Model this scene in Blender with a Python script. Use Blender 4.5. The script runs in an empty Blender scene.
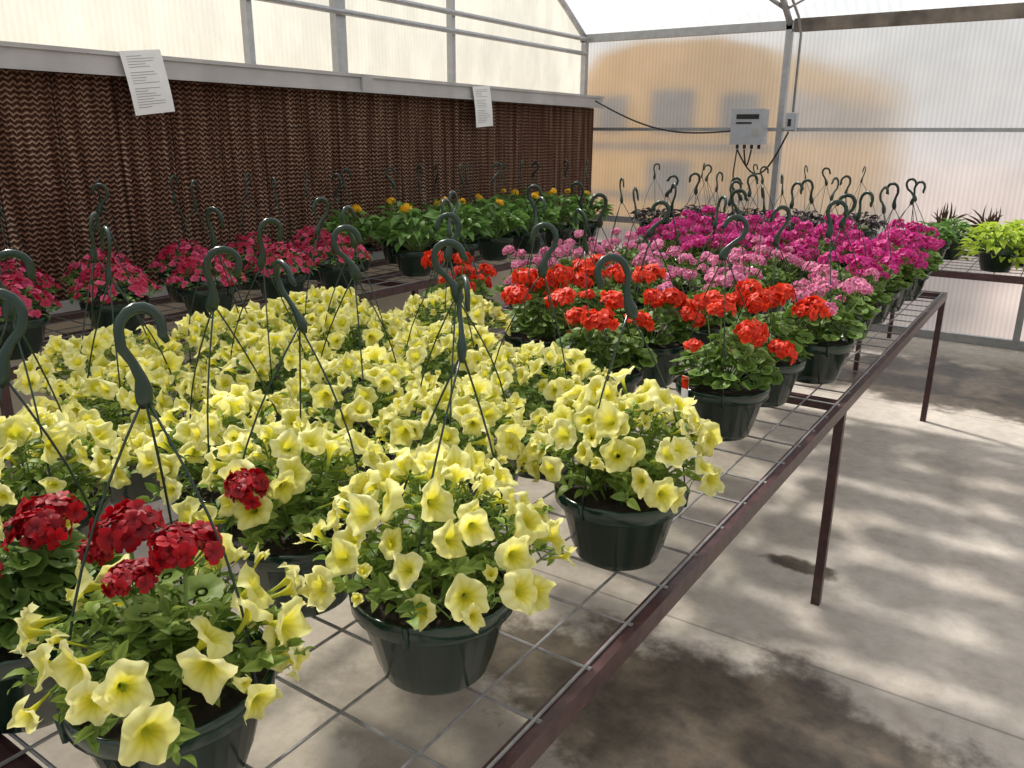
import bpy, math, random
import numpy as np
from mathutils import Vector, Matrix
R = random.Random(11)
scene = bpy.context.scene
PI = math.pi
scene.view_settings.view_transform = 'Standard'
scene.view_settings.exposure = .16

# ---------------------------------------------------------------- materials
def newmat(name):
    m = bpy.data.materials.new(name); m.use_nodes = True
    nt = m.node_tree; nt.nodes.clear()
    return m, nt, nt.nodes, nt.links
def N(nt, t, **kw):
    n = nt.nodes.new(t)
    for k, v in kw.items():
        if k in n.inputs: n.inputs[k].default_value = v
        else: setattr(n, k, v)
    return n
def ramp(nt, stops, interp='LINEAR'):
    r = nt.nodes.new('ShaderNodeValToRGB'); r.color_ramp.interpolation = interp
    e = r.color_ramp.elements
    while len(e) < len(stops): e.new(0.5)
    for i, (p, c) in enumerate(stops):
        e[i].position = p; e[i].color = (c[0], c[1], c[2], 1)
    return r
def mth(nt, op, a, b=None, c=None):
    n = nt.nodes.new('ShaderNodeMath'); n.operation = op
    for i, x in enumerate((a, b, c)):
        if x is None: continue
        if isinstance(x, (int, float)): n.inputs[i].default_value = x
        else: nt.links.new(x, n.inputs[i])
    return n.outputs[0]
def simple(name, col, rough=.5, metal=0, noise=.15, scale=20, bump=0, spec=.5):
    m, nt, ns, L = newmat(name)
    out = N(nt, 'ShaderNodeOutputMaterial'); p = N(nt, 'ShaderNodeBsdfPrincipled')
    p.inputs['Roughness'].default_value = rough; p.inputs['Metallic'].default_value = metal
    p.inputs['Specular IOR Level'].default_value = spec
    tc = N(nt, 'ShaderNodeTexCoord'); no = N(nt, 'ShaderNodeTexNoise', Scale=scale, Detail=4.0)
    L.new(tc.outputs['Object'], no.inputs['Vector'])
    d = tuple(c*(1-noise) for c in col); b = tuple(min(1, c*(1+noise)) for c in col)
    r = ramp(nt, [(.3, d), (.7, b)]); L.new(no.outputs['Fac'], r.inputs['Fac'])
    L.new(r.outputs['Color'], p.inputs['Base Color'])
    if bump:
        bp = N(nt, 'ShaderNodeBump', Strength=bump, Distance=.01); L.new(no.outputs['Fac'], bp.inputs['Height'])
        L.new(bp.outputs['Normal'], p.inputs['Normal'])
    L.new(p.outputs['BSDF'], out.inputs['Surface'])
    return m
def organic(name, stops, var, rough=.5, trans=.35, tcol=None, veins=0.0):
    m, nt, ns, L = newmat(name)
    out = N(nt, 'ShaderNodeOutputMaterial'); p = N(nt, 'ShaderNodeBsdfPrincipled', Roughness=rough)
    p.inputs['Specular IOR Level'].default_value = .3
    at = N(nt, 'ShaderNodeAttribute'); at.attribute_name = 'pc'
    sp = N(nt, 'ShaderNodeSeparateColor'); L.new(at.outputs['Color'], sp.inputs['Color'])
    r = ramp(nt, stops); L.new(sp.outputs['Red'], r.inputs['Fac'])
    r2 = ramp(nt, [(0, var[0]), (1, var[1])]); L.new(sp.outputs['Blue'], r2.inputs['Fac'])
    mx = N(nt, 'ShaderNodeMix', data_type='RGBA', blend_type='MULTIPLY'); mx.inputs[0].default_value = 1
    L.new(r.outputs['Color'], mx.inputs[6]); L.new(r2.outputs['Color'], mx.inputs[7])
    col = mx.outputs[2]
    if veins:
        mv = N(nt, 'ShaderNodeMix', data_type='RGBA', blend_type='MULTIPLY')
        f = mth(nt, 'MULTIPLY', sp.outputs['Green'], veins); L.new(f, mv.inputs[0])
        L.new(col, mv.inputs[6]); mv.inputs[7].default_value = (.82, .76, .40, 1); col = mv.outputs[2]
    L.new(col, p.inputs['Base Color'])
    t = N(nt, 'ShaderNodeBsdfTranslucent'); L.new(col, t.inputs['Color'])
    ms = N(nt, 'ShaderNodeMixShader', Fac=trans)
    L.new(p.outputs[0], ms.inputs[1]); L.new(t.outputs[0], ms.inputs[2]); L.new(ms.outputs[0], out.inputs['Surface'])
    return m

M_pot = simple('pot_green_plastic', (.009, .030, .018), rough=.18, noise=.2, scale=8, spec=.6)
M_soil = simple('soil', (.03, .02, .014), rough=.95, noise=.5, scale=60, bump=.8)
M_hook = simple('hanger_green_plastic', (.010, .033, .021), rough=.28, noise=.1)
M_tag = simple('tag_white', (.8, .78, .75), rough=.5, noise=.03)
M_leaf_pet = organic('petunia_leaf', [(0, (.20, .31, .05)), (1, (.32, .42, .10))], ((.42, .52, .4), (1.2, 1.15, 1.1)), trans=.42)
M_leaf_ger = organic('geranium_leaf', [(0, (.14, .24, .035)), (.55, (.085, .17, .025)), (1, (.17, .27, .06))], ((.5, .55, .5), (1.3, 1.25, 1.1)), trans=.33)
M_leaf_dk = organic('dark_leaf', [(0, (.09, .19, .04)), (1, (.15, .28, .065))], ((.5, .55, .5), (1.25, 1.25, 1.1)), trans=.3, rough=.4)
M_leaf_purple = organic('purple_leaf', [(0, (.03, .02, .03)), (1, (.06, .035, .05))], ((.6, .6, .6), (1.4, 1.6, 1.2)), trans=.15)
M_leaf_spike = organic('spike_leaf', [(0, (.12, .14, .06)), (1, (.16, .07, .06))], ((.6, .6, .6), (1.3, 1.3, 1.2)), trans=.2)
M_leaf_lime = organic('lime_leaf', [(0, (.40, .52, .05)), (1, (.52, .66, .08))], ((.6, .65, .6), (1.1, 1.1, 1.1)), trans=.4)
M_stem = organic('stem', [(0, (.18, .30, .07)), (1, (.22, .34, .09))], ((.8, .8, .8), (1.1, 1.1, 1.1)), trans=.1)
M_pet_yel = organic('petunia_petal_yellow', [(0, (.50, .55, .06)), (.2, (.78, .70, .04)), (.45, (.87, .82, .20)), (1, (.93, .90, .42))], ((.86, .87, .74), (1.02, 1.03, 1.22)), trans=.45, veins=.42)
M_pet_red = organic('petal_dark_red', [(0, (.20, .001, .006)), (1, (.42, .002, .010))], ((.6, .6, .6), (1.2, 1.2, 1.2)), trans=.3)
M_pet_or = organic('petal_orange_red', [(0, (.60, .015, .006)), (1, (.86, .055, .015))], ((.75, .6, .6), (1.1, 1.5, 1.3)), trans=.35)
M_pet_lp = organic('petal_light_pink', [(0, (.62, .08, .24)), (1, (.82, .33, .48))], ((.8, .7, .8), (1.1, 1.25, 1.2)), trans=.35)
M_pet_mg = organic('petal_magenta', [(0, (.52, .01, .16)), (1, (.70, .032, .26))], ((.75, .6, .7), (1.1, 2.4, 1.5)), trans=.38)
M_pet_cr = organic('petal_crimson', [(0, (.52, .01, .04)), (1, (.78, .025, .11))], ((.65, .4, .5), (1.15, 6.0, 3.0)), trans=.35)
M_pet_gold = organic('petal_gold', [(0, (.85, .42, .01)), (1, (.95, .62, .02))], ((.8, .7, .7), (1.0, 1.1, 1.1)), trans=.35)

# ---------------------------------------------------------------- mesh tools
class MB:
    def __init__(s): s.v = []; s.f = []; s.m = []; s.c = []; s.n = 0
    def add(s, T, M3=None, loc=(0, 0, 0), mats=None, b=None):
        v = T['v'] if M3 is None else T['v'] @ np.asarray(M3).T
        v = v + np.asarray(loc); s.v.append(v); o = s.n
        s.f.extend([tuple([i+o for i in f]) for f in T['f']])
        s.m.extend(T['m'] if mats is None else [mats.get(k, k) for k in T['m']])
        c = T['c'].copy()
        if b is not None: c[:, 2] = b
        s.c.append(c); s.n += len(v)
        return s
    def T(s):
        return dict(v=np.vstack(s.v), f=list(s.f), m=list(s.m), c=np.vstack(s.c))
    def mesh(s, name, mats, smooth=True):
        me = bpy.data.meshes.new(name); V = np.vstack(s.v)
        me.from_pydata(V.tolist(), [], s.f)
        for m in mats: me.materials.append(m)
        me.polygons.foreach_set('material_index', s.m)
        me.polygons.foreach_set('use_smooth', [smooth]*len(s.f))
        a = me.color_attributes.new(name='pc', type='FLOAT_COLOR', domain='POINT')
        a.data.foreach_set('color', np.vstack(s.c).ravel())
        me.update(); return me
    def obj(s, name, mats, smooth=True, loc=(0, 0, 0)):
        me = s.mesh(name, mats, smooth)
        o = bpy.data.objects.new(name, me); o.location = loc
        scene.collection.objects.link(o); return o
def mkT(v, f, m, c=None):
    v = np.array(v, float)
    if c is None: c = [(.5, 0, .5, 1)]*len(v)
    if isinstance(m, int): m = [m]*len(f)
    return dict(v=v, f=f, m=m, c=np.array(c, float))
def box(x0, x1, y0, y1, z0, z1, m=0):
    v = [(x, y, z) for x in (x0, x1) for y in (y0, y1) for z in (z0, z1)]
    f = [(0, 1, 3, 2), (4, 6, 7, 5), (0, 4, 5, 1), (2, 3, 7, 6), (0, 2, 6, 4), (1, 5, 7, 3)]
    return mkT(v, f, m)
def tube(pts, rad, n=6, m=0, cap=True, flat=1.0, side=None):
    P = [Vector(p) for p in pts]; k = len(P)
    if not isinstance(rad, (list, tuple)): rad = [rad]*k
    v = []; f = []
    up = Vector(side) if side else None
    prev = None
    for i in range(k):
        t = (P[min(i+1, k-1)]-P[max(i-1, 0)]).normalized()
        if up is not None: a = (up - t*up.dot(t)).normalized()
        elif prev is None: a = t.orthogonal().normalized()
        else: a = (prev - t*prev.dot(t)).normalized()
        prev = a; b = t.cross(a)
        for j in range(n):
            q = 2*PI*j/n
            v.append(P[i] + a*(math.cos(q)*rad[i]*flat) + b*(math.sin(q)*rad[i]))
    for i in range(k-1):
        for j in range(n):
            j2 = (j+1) % n
            f.append((i*n+j, i*n+j2, (i+1)*n+j2, (i+1)*n+j))
    if cap:
        f.append(tuple(range(n-1, -1, -1))); f.append(tuple(range((k-1)*n, k*n)))
    return mkT([tuple(q) for q in v], f, m)
def lathe(prof, seg=32, mats=0):
    v = []; f = []; m = []
    for r, z in prof:
        for j in range(seg):
            q = 2*PI*j/seg; v.append((r*math.cos(q), r*math.sin(q), z))
    for i in range(len(prof)-1):
        for j in range(seg):
            j2 = (j+1) % seg
            f.append((i*seg+j, i*seg+j2, (i+1)*seg+j2, (i+1)*seg+j)); m.append(mats if isinstance(mats, int) else mats[i])
    return mkT(v, f, m)
def basis(z, spin):
    z = Vector(z).normalized(); x = z.orthogonal().normalized(); y = z.cross(x)
    c, s = math.cos(spin), math.sin(spin)
    X = x*c+y*s; Y = z.cross(X)
    return np.array([[X[i], Y[i], z[i]] for i in range(3)])
def leafbasis(d, n):
    y = Vector(d).normalized(); n = Vector(n); z = (n - y*n.dot(y))
    if z.length < 1e-4: z = y.orthogonal()
    z.normalize(); x = y.cross(z)
    return np.array([[x[i], y[i], z[i]] for i in range(3)])

# ---------------------------------------------------------------- templates
def petunia_flower(r):
    seg = 30
    rings = [(-.012, .0028, 0, 0), (0, .0032, 0, .0), (.018, .0042, 0, .05), (.034, .0085, .02, .15), (.0425, .0175, .05, .40), (.046, .026, .07, .75), (.0445+r.uniform(-.005, .004), .0325, .085, .95), (.040+r.uniform(-.009, .006), .0355, .10, 1.0)]
    v = []; c = []; f = []; m = []
    ph = r.uniform(0, 6); p2 = r.uniform(0, 6)
    for i, (z, rad, lob, R_) in enumerate(rings):
        w = 0 if i < 4 else (i-3)/4
        for j in range(seg):
            q = 2*PI*j/seg
            rr = rad*(1+lob*math.cos(5*q)+lob*.7*math.sin(3*q+ph)+w*.04*math.sin(8*q+p2))
            zz = z + w*w*(.005*math.sin(5*q+1.2) + .0075*math.sin(2*q+ph) + .0045*math.sin(3*q+p2) + .003*math.sin(10*q+ph)) 
            v.append((rr*math.cos(q), rr*math.sin(q), zz)); c.append((R_, 1.0 if j % 3 == 0 else 0.0, .5, 1))
    for i in range(len(rings)-1):
        for j in range(seg):
            j2 = (j+1) % seg
            f.append((i*seg+j, i*seg+j2, (i+1)*seg+j2, (i+1)*seg+j)); m.append(3 if i == 0 else 4)
    for k in range(5):
        q = 2*PI*k/5; b = len(v)
        d = (math.cos(q), math.sin(q)); e = (-d[1]*.0025, d[0]*.0025)
        v += [(d[0]*.003-e[0], d[1]*.003-e[1], -.01), (d[0]*.003+e[0], d[1]*.003+e[1], -.01), (d[0]*.011, d[1]*.011, .008)]
        c += [(.5, 0, .5, 1)]*3; f.append((b, b+1, b+2)); m.append(3)
    return mkT(v, f, m, c)
def leaf_ovate(w=.5, droop=.25, fold=.12):
    ys = [0, .14, .38, .64, .85, 1]; ws = [.03, .5, 1, .85, .45, .0]
    v = []; c = []; f = []
    for y, s in zip(ys, ws):
        z = .18*math.sin(y*PI*.7) - droop*y*y
        for sx in (-1, -.5, 0, .5, 1):
            v.append((sx*s*w*.5, y, z + abs(sx)*s*fold)); c.append((.1 if sx == 0 else .8, 0, .5, 1))
    for i in range(len(ys)-1):
        for k in range(4):
            a = i*5+k; f.append((a, a+1, a+6, a+5))
    return mkT(v, f, 3, c)
def leaf_small(w=.5, droop=.25):
    ys = [0, .3, .7, 1]; ws = [.05, 1, .8, .05]; v = []; c = []; f = []
    for y, s in zip(ys, ws):
        z = .15*math.sin(y*PI*.7) - droop*y*y
        for sx in (-1, 0, 1):
            v.append((sx*s*w*.5, y, z + abs(sx)*s*.1)); c.append((.1 if sx == 0 else .8, 0, .5, 1))
    for i in range(3):
        for k in range(2):
            a = i*3+k; f.append((a, a+1, a+4, a+3))
    return mkT(v, f, 3, c)
def leaf_round():
    n = 18; v = [(0, .05, 0)]; c = [(0, 0, .5, 1)]; f = []
    for ri, (rr, zz, R_) in enumerate([(.28, .03, .3), (.62, .10, .6), (1.0, .2, 1)]):
        for j in range(n):
            q = -PI/2 + .25 + (2*PI-.5)*j/(n-1)
            k = rr*(1 + (.07*math.cos(7*q) if ri == 2 else 0))
            v.append((k*math.cos(q), k*math.sin(q)+.1, zz+.05*math.sin(5*q)*rr)); c.append((R_, 0, .5, 1))
    for j in range(n-1): f.append((0, 1+j, 2+j))
    for i in range(2):
        for j in range(n-1):
            a = 1+i*n+j; f.append((a, a+1, a+n+1, a+n))
    return mkT(v, f, 3, c)
def floret(r, mi=4, L=.016, w=.0125):
    v = []; f = []; c = []
    for k in range(5):
        q = 2*PI*k/5 + r.uniform(-.2, .2); ca, sa = math.cos(q), math.sin(q); b = len(v); l = L*r.uniform(.8, 1.12); ww = w*r.uniform(.85, 1.15)
        cur = r.uniform(-.004, .002)
        rows = [(0, .10, 0, 0), (.35, .36, .003, .3), (.68, .52, .0035, .7), (.92, .40, .0035+cur*.6, .95), (1.0, .16, .003+cur, 1)]
        for (x, hw, z, R_) in rows:
            for s_ in (-1, 1):
                X, Y_ = x*l, s_*hw*ww
                v.append((X*ca-Y_*sa, X*sa+Y_*ca, z+s_*r.uniform(-.0008, .0014))); c.append((R_, 0, .5, 1))
        for i in range(4): f.append((b+2*i, b+2*i+1, b+2*i+3, b+2*i+2))
    return mkT(v, f, mi, c)
def umbel(r, n=22, rad=.032, cover=1.15):
    mb = MB()
    for i in range(n):
        z = 1 - (i+.5)/n*cover; q = i*2.39996+r.uniform(-.3, .3); s = math.sqrt(max(0, 1-z*z))
        d = Vector((s*math.cos(q)+r.uniform(-.2, .2), s*math.sin(q)+r.uniform(-.2, .2), z+r.uniform(-.2, .2))).normalized()
        rr = rad*r.uniform(.62, 1.22); p = Vector((d[0]*rr, d[1]*rr, d[2]*rr*.7))
        nd = d+Vector((r.gauss(0, .35), r.gauss(0, .35), r.gauss(0, .25)+.15))
        mb.add(floret(r), basis(nd, r.uniform(0, 6))*r.uniform(.85, 1.1), p, b=r.random())
        mb.add(tube([(0, 0, -.026), p], .0009, 3, 5, cap=False))
    return mb.T()
def hooktemplate(r, lean=.0):
    mb = MB(); ax, ay = r.uniform(-lean, lean), r.uniform(-lean, lean); H = .375
    for k in range(3):
        q = 2*PI*k/3 + .3
        p0 = Vector((.131*math.cos(q), .131*math.sin(q), .13)); p1 = Vector((ax, ay, .15+H-.012))
        bb = r.uniform(.012, .04); pts = []
        for i in range(9):
            t = i/8; p = p0.lerp(p1, t); bow = bb*math.sin(PI*t)
            pts.append((p[0]+math.cos(q)*bow, p[1]+math.sin(q)*bow, p[2]))
        mb.add(tube(pts, .0018, 5, 2))
        mb.add(tube([(p0[0], p0[1], .115), (p0[0]*1.03, p0[1]*1.03, .152)], .005, 6, 2))
    z0 = .15+H
    pts = [(0, 0, -.028), (0, 0, -.018), (0, 0, -.004), (.002, 0, .012), (.010, 0, .032), (.021, 0, .050)]
    rad = [.006, .012, .0125, .008, .0062, .0068]
    for i in range(10):
        q = math.radians(-12 + i*23); pts.append((-.006+.029*math.cos(q), 0, .068+.029*math.sin(q))); rad.append(.0072)
    pts.append((-.040, 0, .050)); rad.append(.0045)
    t = tube(pts, rad, 8, 2, side=(0, 1, 0), flat=.6)
    t['v'] = t['v'] @ np.array(Matrix.Rotation(r.uniform(-.45, .45), 3, 'Y') @ Matrix.Rotation(r.uniform(-.2, .2), 3, 'X')).T
    mb.add(t, np.array(Matrix.Rotation(r.uniform(0, 6), 3, 'Z')), (ax, ay, z0))
    return mb.T()
POT = lathe([(0.001, 0), (.082, 0), (.086, .004), (.094, .03), (.0955, .03), (.118, .118), (.127, .118), (.131, .122), (.133, .146), (.131, .150), (.126, .150), (.123, .13), (.08, .135), (0.001, .14)],
            36, [0]*11+[1, 1])
PF = [petunia_flower(random.Random(i)) for i in range(10)]
LO = [leaf_ovate(.50, .3), leaf_ovate(.56, .5, .05), leaf_ovate(.42, .05, .2)]
LS = [leaf_small(.5, .3), leaf_small(.45, .05)]
LR = leaf_round()
UMB = [umbel(random.Random(i+30)) for i in range(5)]
UMBL = [umbel(random.Random(i+40), n=15) for i in range(4)]
UMBD = [umbel(random.Random(i+50), n=34, rad=.034) for i in range(3)]
FLO = [floret(random.Random(i), L=.02, w=.018) for i in range(4)]

def start(r, hanger=True):
    mb = MB(); mb.add(POT)
    if hanger: mb.add(hooktemplate(r, .05))
    return mb
def tagT():
    return mkT([(-.014, 0, 0), (.014, 0, 0), (.014, 0, .07), (-.014, 0, .07), (-.014, .001, 0), (.014, .001, 0), (.014, .001, .07), (-.014, .001, .07), (-.014, -.0006, .035), (.014, -.0006, .035), (.014, -.0006, .07), (-.014, -.0006, .07)], [(0, 1, 2, 3), (7, 6, 5, 4), (3, 2, 6, 7), (0, 3, 7, 4), (1, 5, 6, 2), (8, 9, 10, 11)], [7, 7, 7, 7, 7, 4])
def petunia_plant(seed, nst=30, nfl=60, rad=.215, h=.2, extra=None, fmin=0, fs=1.0):
    r = random.Random(seed); mb = start(r)
    near = seed < 9
    for i in range(nst):
        rho = math.sqrt((i+.5)/nst); q = i*2.39996+r.uniform(-.2, .2)
        ex = Vector((rho*rad*math.cos(q), rho*rad*math.sin(q), .155+h*(1-.72*rho**2.2)*r.uniform(.75, 1.15)-.01*rho))
        if r.random() < .12: ex = Vector((ex[0]*1.15, ex[1]*1.15, ex[2]+r.uniform(-.04, .03)))
        p0 = Vector((.07*rho*math.cos(q), .07*rho*math.sin(q), .135)); p1 = (p0+ex)/2 + Vector((0, 0, .035+.03*rho)) + Vector((ex[0], ex[1], 0))*.08
        pts = []
        for k in range(6):
            t = k/5; pts.append(p0*(1-t)**2+p1*2*t*(1-t)+ex*t*t)
        mb.add(tube(pts, [.0024, .0022, .002, .0018, .0016, .0014], 4, 5, cap=False), b=r.random())
        nl = 18 if near else 14
        for k in range(nl):
            t = .15+.85*(k/(nl-1)); j = min(4, int(t*5)); fr = t*5-j; p = pts[j].lerp(pts[min(5, j+1)], min(1, fr))
            a = q + k*2.4 + r.uniform(-.4, .4)
            d = Vector((math.cos(a), math.sin(a), r.uniform(-.1, .8)))+Vector((math.cos(q), math.sin(q), 0))*.3*rho
            nrm = Vector((ex[0]*2, ex[1]*2, .6)) + Vector((r.uniform(-.6, .6), r.uniform(-.6, .6), 0))
            s = r.uniform(.018, .038)*(1.1-.25*t)
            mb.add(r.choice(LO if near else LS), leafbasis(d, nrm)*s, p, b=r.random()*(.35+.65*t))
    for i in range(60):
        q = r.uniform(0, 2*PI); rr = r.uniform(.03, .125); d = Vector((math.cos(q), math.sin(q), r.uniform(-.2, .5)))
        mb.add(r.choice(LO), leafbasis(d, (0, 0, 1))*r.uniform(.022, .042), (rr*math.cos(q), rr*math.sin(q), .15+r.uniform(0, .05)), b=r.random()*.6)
    for i in range(nfl):
        rho = math.sqrt(fmin + (1-fmin)*(i+.5)/nfl)*1.02; q = i*2.39996+seed+r.uniform(-.35, .35)
        hh = .15+h*(1-.68*rho**2.2)*r.uniform(.84, 1.17)+.012
        if r.random() < .18 and rho > .75: hh -= r.uniform(.02, .05)
        p = Vector((rho*rad*math.cos(q), rho*rad*math.sin(q), hh))
        d = Vector((math.cos(q)*rho*1.25, math.sin(q)*rho*1.25, .55-.3*rho)) + Vector((r.gauss(0, .45), r.gauss(0, .45), r.gauss(0, .28)))
        d.normalize(); s = r.uniform(.72, 1.02)*fs
        base = p - d*.02
        T = r.choice(PF)
        x = r.random()
        if x < .14: M = basis(d, r.uniform(0, 6)) @ np.diag([s*.35, s*.35, s*1.0])
        elif x < .38: M = basis(d, r.uniform(0, 6)) @ np.diag([s*.85, s*.6, s*1.05])
        else: M = basis(d, r.uniform(0, 6))*s
        mb.add(T, M, base, b=r.random())
        mb.add(tube([base-d*.012, base-d*.03-Vector((0, 0, .015)), base*.8+Vector((0, 0, .03))], .0012, 3, 5, cap=False))
    for (x, y, z, s) in (extra or []):
        mb.add(r.choice(UMBD), basis((r.uniform(-.3, .3), r.uniform(-.3, .3), 1), r.uniform(0, 6))*s, (x, y, z), mats={4: 6}, b=None)
        mb.add(tube([(x*.3, y*.3, .14), (x*.8, y*.8, (z+.14)/2), (x, y, z-.02)], .0025, 5, 5))
        for k in range(7):
            a = r.uniform(0, 6.3); mb.add(LR, leafbasis((math.cos(a), math.sin(a), .2), (r.uniform(-.4, .4), r.uniform(-.4, .4), 1))*r.uniform(.02, .03), (x*.6+math.cos(a)*.04, y*.6+math.sin(a)*.04, .2+r.uniform(0, .05)), b=r.random())
    return mb
def geranium_plant(seed, num=11, rad=.17, h=.13, nleaf=115, ftop=.09, tag=False, us=1.0, U=None):
    r = random.Random(seed); mb = start(r); U = U or UMB
    for i in range(nleaf):
        rho = math.sqrt((i+.5)/nleaf); q = i*2.39996+r.uniform(-.2, .2)
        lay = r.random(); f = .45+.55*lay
        p = Vector((rho*rad*math.cos(q)*f**.3, rho*rad*math.sin(q)*f**.3, .155+h*(1-.78*rho**2)*f))
        n = Vector((math.cos(q)*rho*.9, math.sin(q)*rho*.9, .8))+Vector((r.gauss(0, .5), r.gauss(0, .5), 0))
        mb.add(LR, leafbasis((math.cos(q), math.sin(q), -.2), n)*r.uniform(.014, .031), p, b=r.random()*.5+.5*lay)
        if i % 2 == 0: mb.add(tube([(p[0]*.25, p[1]*.25, .14), (p[0]*.75, p[1]*.75, .14+(p[2]-.14)*.6), p], .0016, 3, 5, cap=False))
    for i in range(num):
        rho = math.sqrt((i+.4)/num); q = i*2.39996+seed+r.uniform(-.5, .5)
        z = .15+h*(1-.55*rho**2)+ftop*r.uniform(.2, 1.2)
        p = (rho*rad*math.cos(q), rho*rad*math.sin(q), z)
        tilt = (math.cos(q)*rho*.5, math.sin(q)*rho*.5, 1)
        mb.add(r.choice(U), basis(tilt, r.uniform(0, 6))*r.choice([.6, .9, 1, 1.15])*us, p)
        mb.add(tube([(p[0]*.3, p[1]*.3, .16), (p[0]*.8, p[1]*.8, z*.6+.06), (p[0], p[1], z-.02)], .002, 4, 5, cap=False))
    if tag:
        mb.add(tagT(), np.array(Matrix.Rotation(1.04, 3, 'Z')), (.122, -.072, .118))
    return mb
def bedding_plant(seed, nfl=130, rad=.165, h=.12):
    r = random.Random(seed); mb = start(r)
    for i in range(240):
        rho = math.sqrt((i+.5)/240); q = i*2.39996; f = r.uniform(.5, 1)
        p = (rho*rad*math.cos(q), rho*rad*math.sin(q), .145+h*(1-.8*rho**2)*f)
        mb.add(r.choice(LS), leafbasis((math.cos(q+r.uniform(-1, 1)), math.sin(q+r.uniform(-1, 1)), r.uniform(-.2, .5)), (math.cos(q)*rho*.6, math.sin(q)*rho*.6, 1))*r.uniform(.025, .042), p, b=r.random())
    for i in range(nfl):
        rho = math.sqrt((i+.5)/nfl)*1.06; q = i*2.39996+seed+r.uniform(-.5, .5)
        p = (rho*rad*math.cos(q), rho*rad*math.sin(q), .165+h*(1-.8*rho**2)*r.uniform(.85, 1.2))
        d = Vector((math.cos(q)*rho, math.sin(q)*rho, .7))+Vector((r.gauss(0, .35), r.gauss(0, .35), 0))
        mb.add(r.choice(FLO), basis(d, r.uniform(0, 6))*r.uniform(.6, 1.0), p, b=r.random()**1.5)
    return mb
def leafy_plant(seed, n=120, rad=.19, h=.26, L=(.06, .1), nfl=2, hanger=True, trail=0, fz=0):
    r = random.Random(seed); mb = start(r, hanger)
    for i in range(n):
        rho = math.sqrt((i+.5)/n); q = i*2.39996+r.uniform(-.3, .3); f = r.uniform(.35, 1)
        p = [rho*rad*.85*math.cos(q), rho*rad*.85*math.sin(q), .15+h*(1-.6*rho**2)*f]
        if trail and rho > .75: p[2] -= r.uniform(0, trail)
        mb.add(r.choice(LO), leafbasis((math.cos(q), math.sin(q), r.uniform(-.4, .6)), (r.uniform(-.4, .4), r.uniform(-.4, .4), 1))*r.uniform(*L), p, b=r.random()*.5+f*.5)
        if i % 3 == 0: mb.add(tube([(p[0]*.2, p[1]*.2, .14), p], .0025, 4, 5, cap=False))
    for i in range(nfl):
        q = r.uniform(0, 6.28); rr = r.uniform(0, rad*.6); z = .15+h+r.uniform(-.01, .05)+fz
        mb.add(r.choice(UMBD), basis((r.uniform(-.6, .6), r.uniform(-.6, .6), .8), 0)*r.uniform(.5, .85), (rr*math.cos(q), rr*math.sin(q), z))
        mb.add(tube([(rr*math.cos(q)*.5, rr*math.sin(q)*.5, .2), (rr*math.cos(q), rr*math.sin(q), z)], .002, 4, 5, cap=False))
    return mb
def spiky_plant(seed):
    r = random.Random(seed); mb = start(r, False)
    for i in range(40):
        q = i*2.39996; el = r.uniform(.15, 1.4); L = r.uniform(.16, .26)
        d = Vector((math.cos(q)*math.cos(el), math.sin(q)*math.cos(el), math.sin(el)))
        M = leafbasis(d, (0, 0, 1) if el < 1.2 else (math.cos(q), math.sin(q), .2)) @ np.diag([L*.15, L, L*.5])
        mb.add(LO[0], M, (0, 0, .15), b=r.random())
    return mb

def slots(leaf, petal, petal2=None): return [M_pot, M_soil, M_hook, leaf, petal, M_stem, petal2 or petal, M_tag]
def place(me, name, x, y, z, rot=None, s=1.0):
    o = bpy.data.objects.new(name, me); o.location = (x, y, z+.0015)
    o.rotation_euler = (0, 0, R.uniform(0, 2*PI) if rot is None else rot); o.scale = (s, s, s)
    scene.collection.objects.link(o); return o
BZ = .775
sp = slots(M_leaf_pet, M_pet_yel, M_pet_red)
meA = petunia_plant(1, nst=32, nfl=32, rad=.175, h=.12, extra=[(.03, .02, .325, 1.1), (.0, -.035, .30, .8), (-.085, .015, .325, 1.0)], fmin=.3, fs=.92).mesh('petunia_basket_a', sp)
meB = petunia_plant(2, nst=38, nfl=66, rad=.20, h=.165, fs=.9).mesh('petunia_basket_b', sp)
meC = petunia_plant(3, nst=40, nfl=66, rad=.185, h=.175, fs=.9).mesh('petunia_basket_c', sp)
meD = petunia_plant(5, nst=32, nfl=42, rad=.18, h=.14, extra=[(.05, -.14, .28, .85)], fs=.9).mesh('petunia_basket_d', sp)
place(meA, 'yellow_petunia_hanging_basket', -.875, .50, BZ, 0)
place(meB, 'yellow_petunia_hanging_basket', -.735, .87, BZ, .6)
place(meC, 'yellow_petunia_hanging_basket', -.665, 1.375, BZ, 2.2)
place(meD, 'yellow_petunia_hanging_basket', -1.07, .89, BZ, 0)
PV = [petunia_plant(10+i, nst=30, nfl=64, rad=.198, h=.13, fs=.87).mesh('petunia_basket_v', sp) for i in range(4)]
for i, (x, y) in enumerate([(-1.0, 1.27), (-1.04, 1.66), (-1.55, .66), (-1.34, .96), (-1.35, 1.34), (-1.38, 1.72), (-1.74, .98), (-1.70, 1.36), (-1.74, 1.74), (-1.70, 2.12),
                            (-2.10, 1.14), (-2.06, 1.52), (-2.08, 1.90)]):
    place(PV[i % 4], 'yellow_petunia_hanging_basket', x, y, BZ)
gR = geranium_plant(40, num=6, U=UMBD, rad=.14, h=.10, ftop=.07).mesh('geranium_basket_red', slots(M_leaf_ger, M_pet_red))
place(gR, 'red_geranium_hanging_basket', -1.18, .46, BZ)
gO = [geranium_plant(50+i, num=7, tag=True, U=UMBD, ftop=.10, rad=.16).mesh('geranium_basket_orange', slots(M_leaf_ger, M_pet_or)) for i in range(3)]
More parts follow.
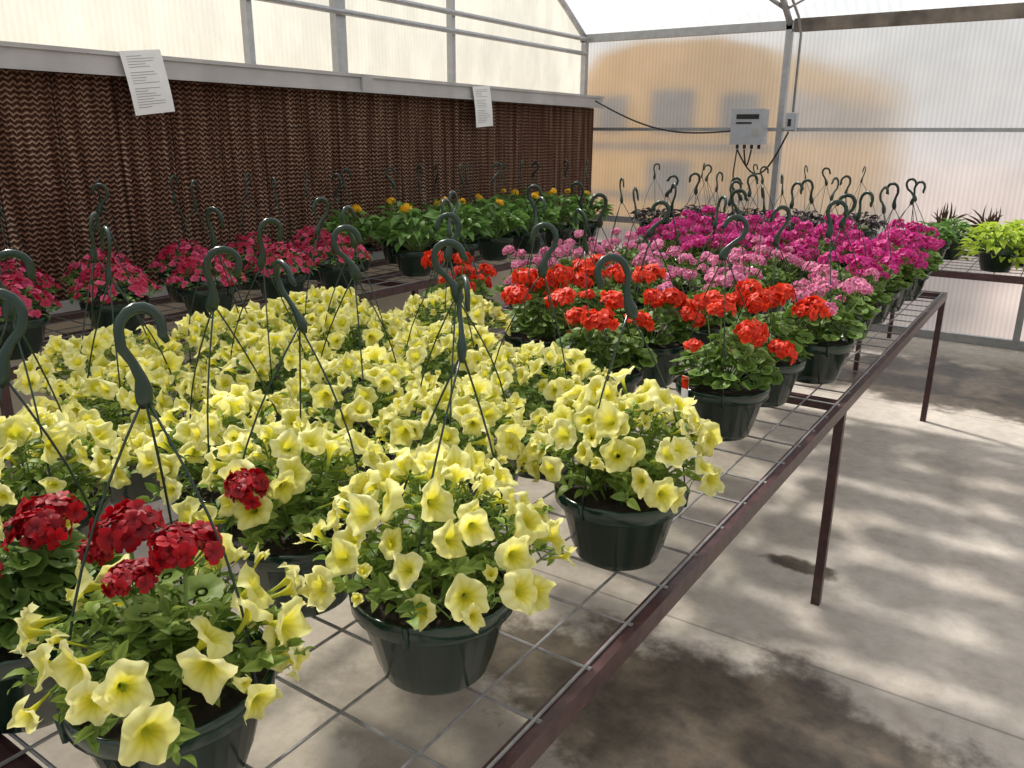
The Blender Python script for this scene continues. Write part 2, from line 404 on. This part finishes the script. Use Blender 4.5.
for i, (x, y) in enumerate([(-.75, 2.19), (-.75, 2.56), (-1.12, 2.14), (-1.14, 2.54), (-1.5, 2.40), (-1.5, 2.78), (-1.95, 2.50)]):
    place(gO[i % 3], 'orange_geranium_hanging_basket', x, y, BZ, -1.5 if i < 3 else None)
gL = [geranium_plant(60+i, num=11, tag=i == 0, us=.85, U=UMBL).mesh('geranium_basket_pink', slots(M_leaf_ger, M_pet_lp)) for i in range(2)]
for i, (x, y) in enumerate([(-.68, 2.92), (-.72, 3.29), (-1.1, 2.92), (-1.12, 3.30), (-1.50, 3.16), (-1.52, 3.54), (-1.12, 3.68), (-1.9, 2.98), (-1.9, 3.40), (-1.92, 3.82)]):
    place(gL[i % 2], 'pink_geranium_hanging_basket', x, y, BZ, -1.3 if i < 1 else None)
gM = [geranium_plant(70+i, num=15, U=UMBL+UMB[:1]).mesh('geranium_basket_magenta', slots(M_leaf_ger, M_pet_mg)) for i in range(3)]
i = 0
for cx in (-.73, -1.12, -1.5, -1.9):
    for cy in (3.66, 4.05, 4.40, 4.74, 5.02):
        if cx < -1 and cy < 3.8: continue
        if cx < -1.8 and cy < 4.2: continue
        place(gM[i % 3], 'magenta_geranium_hanging_basket', cx+R.uniform(-.03, .03), cy+R.uniform(-.03, .03), BZ); i += 1
bC = [bedding_plant(80+i).mesh('crimson_basket', slots(M_leaf_dk, M_pet_cr)) for i in range(3)]
i = 0
for row, x in enumerate((-3.28, -3.70)):
    y = 1.0 + row*.2
    while y < 3.4:
        place(bC[i % 3], 'crimson_verbena_hanging_basket', x+R.uniform(-.03, .03), y, BZ); i += 1; y += .43
lG = [leafy_plant(90+i, nfl=(1, 2, 1)[i], h=.22, fz=.0, L=(.07, .11)).mesh('leafy_basket', slots(M_leaf_dk, M_pet_gold)) for i in range(3)]
for row, x in enumerate((-3.30, -3.72)):
    y = 3.80 - row*.1
    while y < 5.9:
        place(lG[i % 3], 'yellow_dahlia_hanging_basket', x, y, BZ, s=1.05 if row == 0 else 1); i += 1; y += .42
pP = [leafy_plant(100+i, n=120, rad=.19, h=.12, L=(.05, .08), nfl=0).mesh('purple_basket', slots(M_leaf_purple, M_pet_mg)) for i in range(2)]
for row, y in enumerate((6.24, 6.76)):
    x = -2.80+row*.15
    while x < -1.1:
        place(pP[i % 2], 'purple_foliage_hanging_basket', x+R.uniform(-.04, .04), y+R.uniform(-.04, .04), BZ); i += 1; x += .43
sM = [spiky_plant(110+i).mesh('spiky_pot', slots(M_leaf_spike, M_pet_mg)) for i in range(2)]
for (x, y) in [(-.80, 7.05), (-.50, 7.05), (-.20, 7.05), (.10, 7.05), (.40, 7.05), (.70, 7.05)]:
    place(sM[i % 2], 'potted_dracaena', x, y, BZ, s=.95); i += 1
lM = [leafy_plant(120+i, n=200, rad=.23, h=.15, L=(.06, .09), nfl=0, hanger=False, trail=.14).mesh('lime_pot', slots(M_leaf_lime, M_pet_mg)) for i in range(2)]
dM = leafy_plant(125, n=150, rad=.17, h=.12, L=(.05, .07), nfl=0, hanger=False).mesh('green_pot', slots(M_leaf_dk, M_pet_mg))
for (x, y) in [(-.36, 6.2), (-.02, 6.18), (.33, 6.2), (.68, 6.2), (-.22, 6.58), (.15, 6.58)]:
    place(lM[i % 2], 'potted_lime_sweet_potato_vine', x, y, BZ); i += 1
place(dM, 'potted_green_foliage', -.78, 6.24, BZ); place(dM, 'potted_green_foliage', -.70, 6.64, BZ)

# ---------------------------------------------------------------- benches
M_rail = simple('bench_rust_paint', (.055, .024, .024), rough=.4, noise=.35, scale=30, bump=.2)
M_wire = simple('bench_wire_galv', (.26, .25, .245), rough=.5, metal=.4, noise=.25, scale=40)
def bench(name, x0, x1, y0, y1, legs_y, zt=BZ, step=.152, legaxis='y'):
    mb = MB(); w = .032; zr = zt-.006
    mb.add(box(x0, x0+w, y0, y1, zr-.040, zr)); mb.add(box(x1-w, x1, y0, y1, zr-.040, zr))
    mb.add(box(x0+w, x1-w, y0, y0+w, zr-.040, zr)); mb.add(box(x0+w, x1-w, y1-w, y1, zr-.040, zr))
    ls = legs_y
    if legaxis == 'y':
        for ly in ls:
            for lx in (x0+.001, x1-w+.001): mb.add(box(lx, lx+.030, ly-.015, ly+.015, 0, zr-.040))
            mb.add(box(x0+w, x1-w, ly-.015, ly+.015, zr-.040, zr-.006))
        mb.add(box((x0+x1)/2-.015, (x0+x1)/2+.015, y0+w, y1-w, zr-.04, zr-.008))
    else:
        for lx in ls:
            for ly in (y0+.001, y1-w+.001): mb.add(box(lx-.015, lx+.015, ly, ly+.030, 0, zr-.040))
            mb.add(box(lx-.015, lx+.015, y0+w, y1-w, zr-.040, zr-.006))
    x = x0+.06
    while x < x1-.02:
        mb.add(tube([(x, y0+.004, zt-.003), (x, y1-.004, zt-.003)], .003, 6, 1)); x += step
    y = y0+.05
    while y < y1-.01:
        mb.add(tube([(x0+.008, y, zt-.007), (x1-.012, y, zt-.0065)], .003, 6, 1))
        mb.add(tube([(x1-.022, y, zt-.007), (x1-.012, y, zt-.006)], .0045, 6, 1)); y += step
    mb.add(tube([(x1-.022, y0+.02, zt-.003), (x1-.022, y1-.02, zt-.003)], .003, 6, 1))
    return mb.obj(name, [M_rail, M_wire], smooth=False)
bench('plant_bench', -2.36, -.51, .35, 5.17, [.38, 2.74, 5.14])
bench('plant_bench', -3.95, -3.12, -1.2, 6.0, [-1.1, 1.3, 3.6, 5.96])
bench('plant_bench', -3.0, 2.6, 6.02, 7.3, [-2.9, -1.1, .9, 2.5], legaxis='x')

# ---------------------------------------------------------------- room
XL, XR, YN, YB, ZE, HR = -4.26, 4.2, -2.3, 7.5, 2.53, 1.55
YC = (YN+YB)/2; HW = (YB-YN)/2
def roofz(y): return ZE + HR*(1-((y-YC)/HW)**2)

m, nt, ns, L = newmat('concrete_floor')
out = N(nt, 'ShaderNodeOutputMaterial'); p = N(nt, 'ShaderNodeBsdfPrincipled')
geo = N(nt, 'ShaderNodeNewGeometry'); sx = N(nt, 'ShaderNodeSeparateXYZ'); L.new(geo.outputs['Position'], sx.inputs[0])
n1 = N(nt, 'ShaderNodeTexNoise', Scale=1.3, Detail=6.0, Roughness=.6); n2 = N(nt, 'ShaderNodeTexNoise', Scale=14.0, Detail=8.0, Roughness=.7); n3 = N(nt, 'ShaderNodeTexNoise', Scale=3.0, Detail=7.0, Roughness=.65)
for n_ in (n1, n2, n3): L.new(geo.outputs['Position'], n_.inputs['Vector'])
r1 = ramp(nt, [(.3, (.36, .315, .265)), (.5, (.49, .44, .385)), (.72, (.56, .51, .45))]); L.new(n1.outputs['Fac'], r1.inputs['Fac'])
r2 = ramp(nt, [(.3, (.68, .66, .63)), (.6, (1, 1, 1))]); L.new(n2.outputs['Fac'], r2.inputs['Fac'])
mx = N(nt, 'ShaderNodeMix', data_type='RGBA', blend_type='MULTIPLY'); mx.inputs[0].default_value = .75
L.new(r1.outputs[0], mx.inputs[6]); L.new(r2.outputs[0], mx.inputs[7])
def blob(cx, cy, ax, ay, k=1.9, n=None):
    a = mth(nt, 'DIVIDE', mth(nt, 'SUBTRACT', sx.outputs['X'], cx), ax); b = mth(nt, 'DIVIDE', mth(nt, 'SUBTRACT', sx.outputs['Y'], cy), ay)
    d = mth(nt, 'SQRT', mth(nt, 'ADD', mth(nt, 'MULTIPLY', a, a), mth(nt, 'MULTIPLY', b, b)))
    d = mth(nt, 'ADD', d, mth(nt, 'MULTIPLY', mth(nt, 'SUBTRACT', n3.outputs['Fac'], .5), k))
    mr = N(nt, 'ShaderNodeMapRange'); mr.interpolation_type = 'SMOOTHSTEP'; L.new(d, mr.inputs['Value'])
    mr.inputs['From Min'].default_value = .75; mr.inputs['From Max'].default_value = 1.15; mr.inputs['To Min'].default_value = 1; mr.inputs['To Max'].default_value = 0
    return mr.outputs[0]
wet = mth(nt, 'MAXIMUM', blob(-.50, 1.90, .98, .40), blob(-.5, 6.1, 1.2, .65))
wet = mth(nt, 'MAXIMUM', wet, blob(-.67, 2.97, .16, .06, 2.6))
wet = mth(nt, 'MAXIMUM', wet, mth(nt, 'MULTIPLY', blob(-1.2, 1.45, .5, .25, 2.4), .5))
mw = N(nt, 'ShaderNodeMix', data_type='RGBA'); L.new(mth(nt, 'MULTIPLY', wet, .95), mw.inputs[0]); L.new(mx.outputs[2], mw.inputs[6])
rw = ramp(nt, [(.35, (.028, .020, .012)), (.65, (.10, .072, .045))]); L.new(n2.outputs['Fac'], rw.inputs['Fac']); L.new(rw.outputs[0], mw.inputs[7])
def joint(sock, c, w=.005):
    d = mth(nt, 'ABSOLUTE', mth(nt, 'SUBTRACT', sock, c)); return mth(nt, 'LESS_THAN', d, w)
j = mth(nt, 'MAXIMUM', joint(sx.outputs['Y'], 2.36), joint(sx.outputs['Y'], 5.4)); j = mth(nt, 'MAXIMUM', j, joint(sx.outputs['X'], .9)); j = mth(nt, 'MAXIMUM', j, joint(sx.outputs['X'], -2.7))
mj = N(nt, 'ShaderNodeMix', data_type='RGBA'); L.new(mth(nt, 'MULTIPLY', j, .5), mj.inputs[0]); L.new(mw.outputs[2], mj.inputs[6]); mj.inputs[7].default_value = (.12, .10, .08, 1)
L.new(mj.outputs[2], p.inputs['Base Color'])
rg = mth(nt, 'SUBTRACT', .85, mth(nt, 'MULTIPLY', wet, .40)); L.new(rg, p.inputs['Roughness'])
bp = N(nt, 'ShaderNodeBump', Strength=.25, Distance=.01); L.new(n2.outputs['Fac'], bp.inputs['Height']); L.new(bp.outputs['Normal'], p.inputs['Normal'])
L.new(p.outputs[0], out.inputs[0]); M_floor = m
MB().add(box(XL-.1, XR+.1, YN-.1, YB+.1, -.12, 0)).obj('floor', [M_floor], False)

def poly(name, tr, refr, ior=1.15, rough=.45, tint=(.95, .95, .93), dapple=0.0, flute=None, period=.035, amp=.06, tcol=(1, 1, 1)):
    m, nt, ns, L = newmat(name)
    out = N(nt, 'ShaderNodeOutputMaterial')
    tl = N(nt, 'ShaderNodeBsdfTranslucent'); df = N(nt, 'ShaderNodeBsdfDiffuse'); tp = N(nt, 'ShaderNodeBsdfTransparent'); rf = N(nt, 'ShaderNodeBsdfRefraction', Roughness=rough, IOR=ior)
    tp.inputs['Color'].default_value = (*tcol, 1)
    geo = N(nt, 'ShaderNodeNewGeometry'); no = N(nt, 'ShaderNodeTexNoise', Scale=1.6, Detail=5.0, Roughness=.55); L.new(geo.outputs['Position'], no.inputs['Vector'])
    r = ramp(nt, [(.3, tuple(c*.8 for c in tint)), (.65, tint)]); L.new(no.outputs['Fac'], r.inputs['Fac'])
    col = r.outputs[0]
    if flute is not None:
        sx = N(nt, 'ShaderNodeSeparateXYZ'); L.new(geo.outputs['Position'], sx.inputs[0])
        s = mth(nt, 'SINE', mth(nt, 'MULTIPLY', sx.outputs[flute], 2*PI/period)); f = mth(nt, 'MULTIPLY_ADD', s, amp, 1-amp)
        cm = N(nt, 'ShaderNodeMix', data_type='RGBA', blend_type='MULTIPLY'); cm.inputs[0].default_value = 1
        L.new(col, cm.inputs[6]); L.new(f, cm.inputs[7]); col = cm.outputs[2]
    for q in (tl, df, rf): L.new(col, q.inputs['Color'])
    m1 = N(nt, 'ShaderNodeMixShader', Fac=.25); L.new(tl.outputs[0], m1.inputs[1]); L.new(df.outputs[0], m1.inputs[2])
    m2 = N(nt, 'ShaderNodeMixShader', Fac=refr); L.new(m1.outputs[0], m2.inputs[1]); L.new(rf.outputs[0], m2.inputs[2])
    m3 = N(nt, 'ShaderNodeMixShader', Fac=tr)
    if dapple:  # patchy transparency, added to break the incoming sun into dappled shade
        nd = N(nt, 'ShaderNodeTexNoise', Scale=1.8, Detail=5.0, Roughness=.6); mp = N(nt, 'ShaderNodeMapping'); mp.inputs['Scale'].default_value = (.7, 2.6, 1)
        mp.inputs['Rotation'].default_value = (0, 0, .35)
        L.new(geo.outputs['Position'], mp.inputs['Vector']); L.new(mp.outputs[0], nd.inputs['Vector'])
        mr = N(nt, 'ShaderNodeMapRange'); L.new(nd.outputs['Fac'], mr.inputs['Value'])
        mr.inputs['From Min'].default_value = .40; mr.inputs['From Max'].default_value = .56; mr.inputs['To Min'].default_value = tr*(1-dapple); mr.inputs['To Max'].default_value = tr
        L.new(mr.outputs[0], m3.inputs[0])
    else: m3.inputs[0].default_value = tr
    L.new(m2.outputs[0], m3.inputs[1]); L.new(tp.outputs[0], m3.inputs[2]); L.new(m3.outputs[0], out.inputs[0])
    return m
M_roof = poly('roof_polycarbonate', .8, 0, dapple=.36, flute='X', period=.08, amp=.15, tcol=(.93, .93, .93))
M_wallp = poly('wall_polycarbonate', .05, .66, flute='X', tint=(.86, .86, .86), rough=.5)
M_wallL = poly('gable_polycarbonate', .62, .1, flute='Y', tint=(.74, .72, .64), dapple=.3, tcol=(.68, .665, .58))
M_alu = simple('aluminium', (.38, .39, .40), rough=.4, metal=.6, noise=.1)
M_eave = simple('eave_gutter_weathered', (.19, .16, .13), rough=.7, noise=.5, scale=6)
M_white = simple('white_painted_channel', (.42, .41, .40), rough=.5, noise=.12, scale=5)
M_beige = simple('beige_panel', (.62, .55, .44), rough=.6, noise=.1, scale=3)
def plane(name, vs, mat):
    return MB().add(mkT(vs, [tuple(range(len(vs)))], 0)).obj(name, [mat], False)
plane('wall_back', [(XL, YB, 0), (XR, YB, 0), (XR, YB, ZE), (XL, YB, ZE)], M_wallp)
plane('wall_near', [(XL, YN, 0), (XL, YN, ZE), (XR, YN, ZE), (XR, YN, 0)], M_wallp)
arcY = [YN+(YB-YN)*i/24 for i in range(25)]
plane('wall_right', [(XR, YN, 0), (XR, YB, 0)]+[(XR, y, roofz(y)) for y in reversed(arcY)], M_wallL)
plane('wall_left_upper', [(XL, YN, 1.93), (XL, YB, 1.93)]+[(XL, y, roofz(y)) for y in reversed(arcY)], M_wallL)
MB().add(box(XL-.05, XL+.0, YN, YB, 0, 1.93)).obj('wall_left', [M_beige], False)
v = []; f = []
for y in arcY: v += [(XL, y, roofz(y)), (XR, y, roofz(y))]
for i in range(24): f.append((2*i, 2*i+1, 2*i+3, 2*i+2))
MB().add(mkT(v, f, 0)).obj('ceiling', [M_roof], True)
mb = MB()
for x in (XL+.04, -2.24, -.20, 1.78, 3.75):
    mb.add(tube([(x, y, roofz(y)-.035) for y in arcY], .028, 8))
    for yy in (YB-.04, YN+.04):
        mb.add(box(x-.025, x+.025, yy-.03, yy+.03, 0, ZE))
for yk in (6.6, 5.4, 4.0, 2.6, 1.2, -.2, -1.5):
    mb.add(box(XL+.02, XR, yk-.02, yk+.02, roofz(yk)-.07, roofz(yk)-.02))
for yy in (YB-.03, YN+.03):
    mb.add(box(XL, XR, yy-.015, yy+.02, 1.66, 1.69))
    mb.add(box(XL, XR, yy-.015, yy+.02, .78, .84))
    mb.add(box(XL, XR, yy-.02, yy+.03, 0, .07))
    mb.add(box(XL, -2.2, yy-.04, yy+.02, ZE-.05, ZE+.02))
mb.add(tube([(-2.24, 7.3, 2.62), (-3.3, 5.6, roofz(5.6)-.08)], .018, 8))
mb.add(tube([(-2.24, 7.3, 2.62), (-.3, 6.1, roofz(6.1)-.08)], .012, 8))
for y, w in ((3.42, .02), (4.16, .045), (5.36, .02), (1.9, .045), (.2, .02), (-1.2, .045)):
    mb.add(box(XL+.005, XL+.06, y-w, y+w, 1.97, roofz(y)-.03))
for z in (2.37, 2.50):
    mb.add(tube([(XL+.09, YN, z), (XL+.09, YB-.1, z)], .02, 8))
mb.obj('trim_greenhouse_frame', [M_alu], False)
mb = MB()
for yy in (YB-.03, YN+.03): mb.add(box(-2.2, XR, yy-.05, yy+.02, ZE-.07, ZE+.03))
mb.obj('trim_eave', [M_eave], False)
mb = MB(); mb.add(box(XL+.003, XL+.27, YN, YB-.06, 1.875, 1.975)); mb.add(box(XL+.27, XL+.282, YN, YB-.06, 1.96, 1.98)); mb.add(box(XL+.27, XL+.282, YN, YB-.06, 1.868, 1.88))
for y in (4.15,): mb.add(box(XL+.27, XL+.288, y-.05, y+.05, 1.868, 1.98))
mb.obj('trim_pad_channel', [M_white], False)
mb = MB(); mb.add(box(XL+.003, XL+.2, YN, YB-.06, .70, .80)); mb.obj('trim_pad_gutter', [M_white], False)
# cooling pad
m, nt, ns, L = newmat('cooling_pad_cellulose')
out = N(nt, 'ShaderNodeOutputMaterial'); p = N(nt, 'ShaderNodeBsdfPrincipled', Roughness=.9); p.inputs['Specular IOR Level'].default_value = .1
geo = N(nt, 'ShaderNodeNewGeometry'); sx = N(nt, 'ShaderNodeSeparateXYZ'); L.new(geo.outputs['Position'], sx.inputs[0])
Y, Z = sx.outputs['Y'], sx.outputs['Z']
nz = N(nt, 'ShaderNodeTexNoise', Scale=12.0, Detail=4.0); L.new(geo.outputs['Position'], nz.inputs['Vector'])
st = N(nt, 'ShaderNodeMapping'); st.inputs['Scale'].default_value = (1, 9, .35); L.new(geo.outputs['Position'], st.inputs['Vector'])
ns2 = N(nt, 'ShaderNodeTexNoise', Scale=2.2, Detail=6.0, Roughness=.75); L.new(st.outputs[0], ns2.inputs['Vector'])
zig = mth(nt, 'PINGPONG', mth(nt, 'ADD', Y, mth(nt, 'MULTIPLY', nz.outputs['Fac'], .025)), .019)
ph = mth(nt, 'ADD', mth(nt, 'MULTIPLY', Z, 2*PI/.026), mth(nt, 'MULTIPLY', zig, 2*PI/.036))
ph = mth(nt, 'ADD', ph, mth(nt, 'MULTIPLY', nz.outputs['Fac'], 6.0))
ph = mth(nt, 'ADD', ph, mth(nt, 'MULTIPLY', ns2.outputs['Fac'], 9.0))
s = mth(nt, 'SINE', ph)
v2 = mth(nt, 'MULTIPLY_ADD', mth(nt, 'SUBTRACT', ns2.outputs['Fac'], .5), 5.2, mth(nt, 'MULTIPLY', s, 1.0))
r = ramp(nt, [(0, (.028, .012, .008)), (.40, (.095, .042, .026)), (.66, (.22, .11, .068)), (1, (.56, .42, .31))])
mr = N(nt, 'ShaderNodeMapRange'); L.new(v2, mr.inputs['Value']); mr.inputs['From Min'].default_value = -1.4; mr.inputs['From Max'].default_value = 1.7
L.new(mr.outputs[0], r.inputs['Fac'])
seam = mth(nt, 'LESS_THAN', mth(nt, 'PINGPONG', Y, .1525), .004)
ms = N(nt, 'ShaderNodeMix', data_type='RGBA'); L.new(mth(nt, 'MULTIPLY', seam, .75), ms.inputs[0]); L.new(r.outputs[0], ms.inputs[6]); ms.inputs[7].default_value = (.015, .008, .006, 1)
L.new(ms.outputs[2], p.inputs['Base Color'])
bp = N(nt, 'ShaderNodeBump', Strength=.8, Distance=.015); L.new(s, bp.inputs['Height']); L.new(bp.outputs[0], p.inputs['Normal'])
L.new(p.outputs[0], out.inputs[0])
MB().add(box(XL+.005, XL+.18, YN+.03, YB-.07, .805, 1.87)).obj('evaporative_cooling_pad', [m], False)

M_paper = simple('paper', (.78, .78, .77), rough=.7, noise=.02); M_ink = simple('ink', (.3, .3, .31), rough=.8, noise=.05)
def paper(y, z, seed, tilt):
    r = random.Random(seed); mb = MB(); v = []; f = []
    W_, H_ = .225, .30
    for i in range(9):
        t = i/8
        for s_ in (0, 1): v.append((.014*math.sin(t*2.5)+.01*t*t, (s_-.5)*W_, -t*H_))
    for i in range(8): f.append((2*i, 2*i+1, 2*i+3, 2*i+2))
    mb.add(mkT(v, f, 0))
    for k in range(20):
        t = .08+.042*k; x = .014*math.sin(t*2.5)+.01*t*t+.0012; l = r.uniform(.35, .8)
        if k in (5, 11): continue
        y0 = -.085; y1 = y0+W_*l*.9
        zz = -t*H_
        mb.add(mkT([(x, y0, zz), (x, y1, zz), (x+.0002, y1, zz-.003), (x+.0002, y0, zz-.003)], [(0, 1, 2, 3)], 1))
    o = mb.obj('paper_notice', [M_paper, M_ink], True, (XL+.292, y, z)); o.rotation_euler = (tilt, 0, 0)
paper(2.54, 1.995, 1, .12); paper(5.40, 1.97, 2, .07)
M_gray = simple('grey_enclosure', (.40, .42, .45), rough=.4, noise=.05); M_blk = simple('black_cable', (.012, .012, .012), rough=.4, noise=.1)
mb = MB(); bx = -2.48; by = YB-.07
mb.add(box(bx-.14, bx+.14, by-.12, by, 1.55, 1.84)); mb.add(box(bx-.145, bx+.145, by-.14, by-.12, 1.545, 1.845))
mb.add(box(bx-.10, bx+.10, by-.144, by-.139, 1.76, 1.80, 1)); mb.add(box(bx-.1, bx+.04, by-.144, by-.139, 1.72, 1.735, 1)); mb.add(box(bx+.04, bx+.11, by-.144, by-.139, 1.62, 1.68, 2))
for k in range(4): mb.add(tube([(bx-.1+.065*k, by-.06, 1.55), (bx-.1+.065*k, by-.06, 1.51)], .014, 8, 1))
mb.obj('control_box', [M_gray, M_blk, M_white], False)
mb = MB(); mb.add(box(-2.18, -2.09, YB-.12, YB-.05, 1.66, 1.81)); mb.add(box(-2.17, -2.10, YB-.15, YB-.12, 1.67, 1.80)); mb.add(box(-2.15, -2.12, YB-.153, YB-.149, 1.70, 1.76, 1))
mb.obj('outlet_box', [M_gray, M_blk], False)
def cat(a, b, sag, n=16):
    a = Vector(a); b = Vector(b); return [tuple(a.lerp(b, i/n)-Vector((0, 0, sag*math.sin(PI*i/n)))) for i in range(n+1)]
mb = MB(); mb.add(tube(cat((XL+.29, YB-.25, 1.93), (bx-.15, by-.10, 1.66), .12), .008, 6))
mb.add(tube(cat((bx-.1, by-.06, 1.505), (-2.14, by-.06, 1.655), .28), .008, 6))
mb.add(tube(cat((bx-.035, by-.06, 1.505), (bx+.03, by-.06, 1.505), .14), .008, 6))
mb.add(tube([(bx-.10, by-.06, 1.50), (bx-.12, by-.05, 1.3), (bx-.11, by-.02, 1.0), (bx-.1, by-.02, .8)], .007, 6))
mb.obj('power_cable', [M_blk])
mb = MB(); mb.add(tube([(-2.13, YB-.09, 1.815), (-2.13, YB-.09, 2.43), (-2.14, YB-.17, 2.56), (-2.15, 6.6, roofz(6.6)-.12), (-2.15, 5.5, roofz(5.5)-.12)], .011, 8))
mb.obj('electrical_conduit', [M_alu])
mb = MB(); mb.add(tube(cat((-3.1, 6.0, roofz(6)-.1), (-2.1, 7.0, roofz(7)-.1), .12), .006, 6)); mb.obj('roof_cable', [M_blk])

# ---------------------------------------------------------------- outside
M_dirt = simple('outside_ground', (.36, .285, .25), rough=.95, noise=.25, scale=.6)
MB().add(mkT([(-60, -60, -.14), (60, -60, -.14), (60, 80, -.14), (-60, 80, -.14)], [(0, 1, 2, 3)], 0)).obj('ground', [M_dirt], False)
M_bus = simple('bus_yellow', (.80, .43, .03), rough=.5, noise=.05); M_win = simple('bus_window', (.10, .09, .07), rough=.2, noise=.1); M_blkt = simple('bus_trim_black', (.03, .03, .03), rough=.5, noise=.1)
mb = MB(); bx0, yb, bl = -5.0, 9.0, 8.0
prof = [(0, .4), (0, 2.2), (.2, 2.5), (.7, 2.62), (1.6, 2.62), (2.1, 2.5), (2.3, 2.2), (2.3, .4)]
v = [(bx0+a, y, z) for y in (yb, yb+bl) for a, z in prof]; n = len(prof)
f = [(i, (i+1) % n, n+(i+1) % n, n+i) for i in range(n)]+[tuple(range(n)), tuple(range(2*n-1, n-1, -1))]
mb.add(mkT(v, f, 0)); mb.add(box(bx0+.2, bx0+2.1, yb+bl, yb+bl+1.2, .4, 1.4))
for (a, b) in ((.2, .6), (1.7, 2.1)): mb.add(box(bx0+a, bx0+b, yb-.015, yb+.01, 1.65, 2.05, 1))
for z_ in ((1.65, 2.1), (1.0, 1.35)): mb.add(box(bx0+.9, bx0+1.4, yb-.015, yb+.01, z_[0], z_[1], 1))
for zz in (.95, 1.5): mb.add(box(bx0, bx0+2.3, yb-.013, yb+.01, zz-.03, zz+.03, 2))
for k in range(9):
    for xx in (bx0, bx0+2.3): mb.add(box(xx-.012, xx+.012, yb+.4+k*.82, yb+1.0+k*.82, 1.6, 2.1, 1))
mb.add(box(bx0-.02, bx0+2.32, yb-.12, yb, .4, .58, 2))
for wy in (yb+1.8, yb+bl-.4):
    for wx in (bx0-.02, bx0+2.02):
        t = lathe([(.01, 0), (.45, 0), (.48, .05), (.48, .25), (.45, .3), (.01, .3)], 20, 2)
        mb.add(t, np.array(Matrix.Rotation(PI/2, 3, 'Y')), (wx, wy, .34))
mb.obj('school_bus', [M_bus, M_win, M_blkt], False)

# ---------------------------------------------------------------- light
S = Vector((-.85, .30, 1.0))
sun = bpy.data.lights.new('sun', 'SUN'); sun.energy = 6.8; sun.angle = .085; sun.color = (1, .96, .90)
so = bpy.data.objects.new('sun', sun); so.rotation_euler = S.to_track_quat('Z', 'Y').to_euler(); so.location = (-5, 5, 12); scene.collection.objects.link(so)
w = bpy.data.worlds.new('world'); scene.world = w; w.use_nodes = True; nt = w.node_tree; nt.nodes.clear()
sky = nt.nodes.new('ShaderNodeTexSky'); sky.sky_type = 'NISHITA'; sky.sun_disc = False; sky.sun_elevation = math.radians(48); sky.sun_rotation = math.radians(-70); sky.dust_density = 4; sky.air_density = 1.2
mixc = nt.nodes.new('ShaderNodeMix'); mixc.data_type = 'RGBA'; mixc.inputs[0].default_value = .6; mixc.inputs[7].default_value = (7, 7.05, 7.2, 1)
bg = nt.nodes.new('ShaderNodeBackground'); bg.inputs['Strength'].default_value = .14; wo = nt.nodes.new('ShaderNodeOutputWorld')
nt.links.new(sky.outputs[0], mixc.inputs[6]); nt.links.new(mixc.outputs[2], bg.inputs[0]); nt.links.new(bg.outputs[0], wo.inputs[0])

# ---------------------------------------------------------------- camera
cam = bpy.data.cameras.new('camera'); cam.sensor_width = 36; cam.lens = 28.48; cam.clip_start = .05
co = bpy.data.objects.new('camera', cam); scene.collection.objects.link(co)
Mx = Matrix.Rotation(math.radians(34.1), 4, 'Z') @ Matrix.Rotation(math.radians(73.0), 4, 'X') @ Matrix.Rotation(math.radians(.46), 4, 'Z')
Mx.translation = Vector((0, 0, 1.6)); co.matrix_world = Mx
scene.camera = co
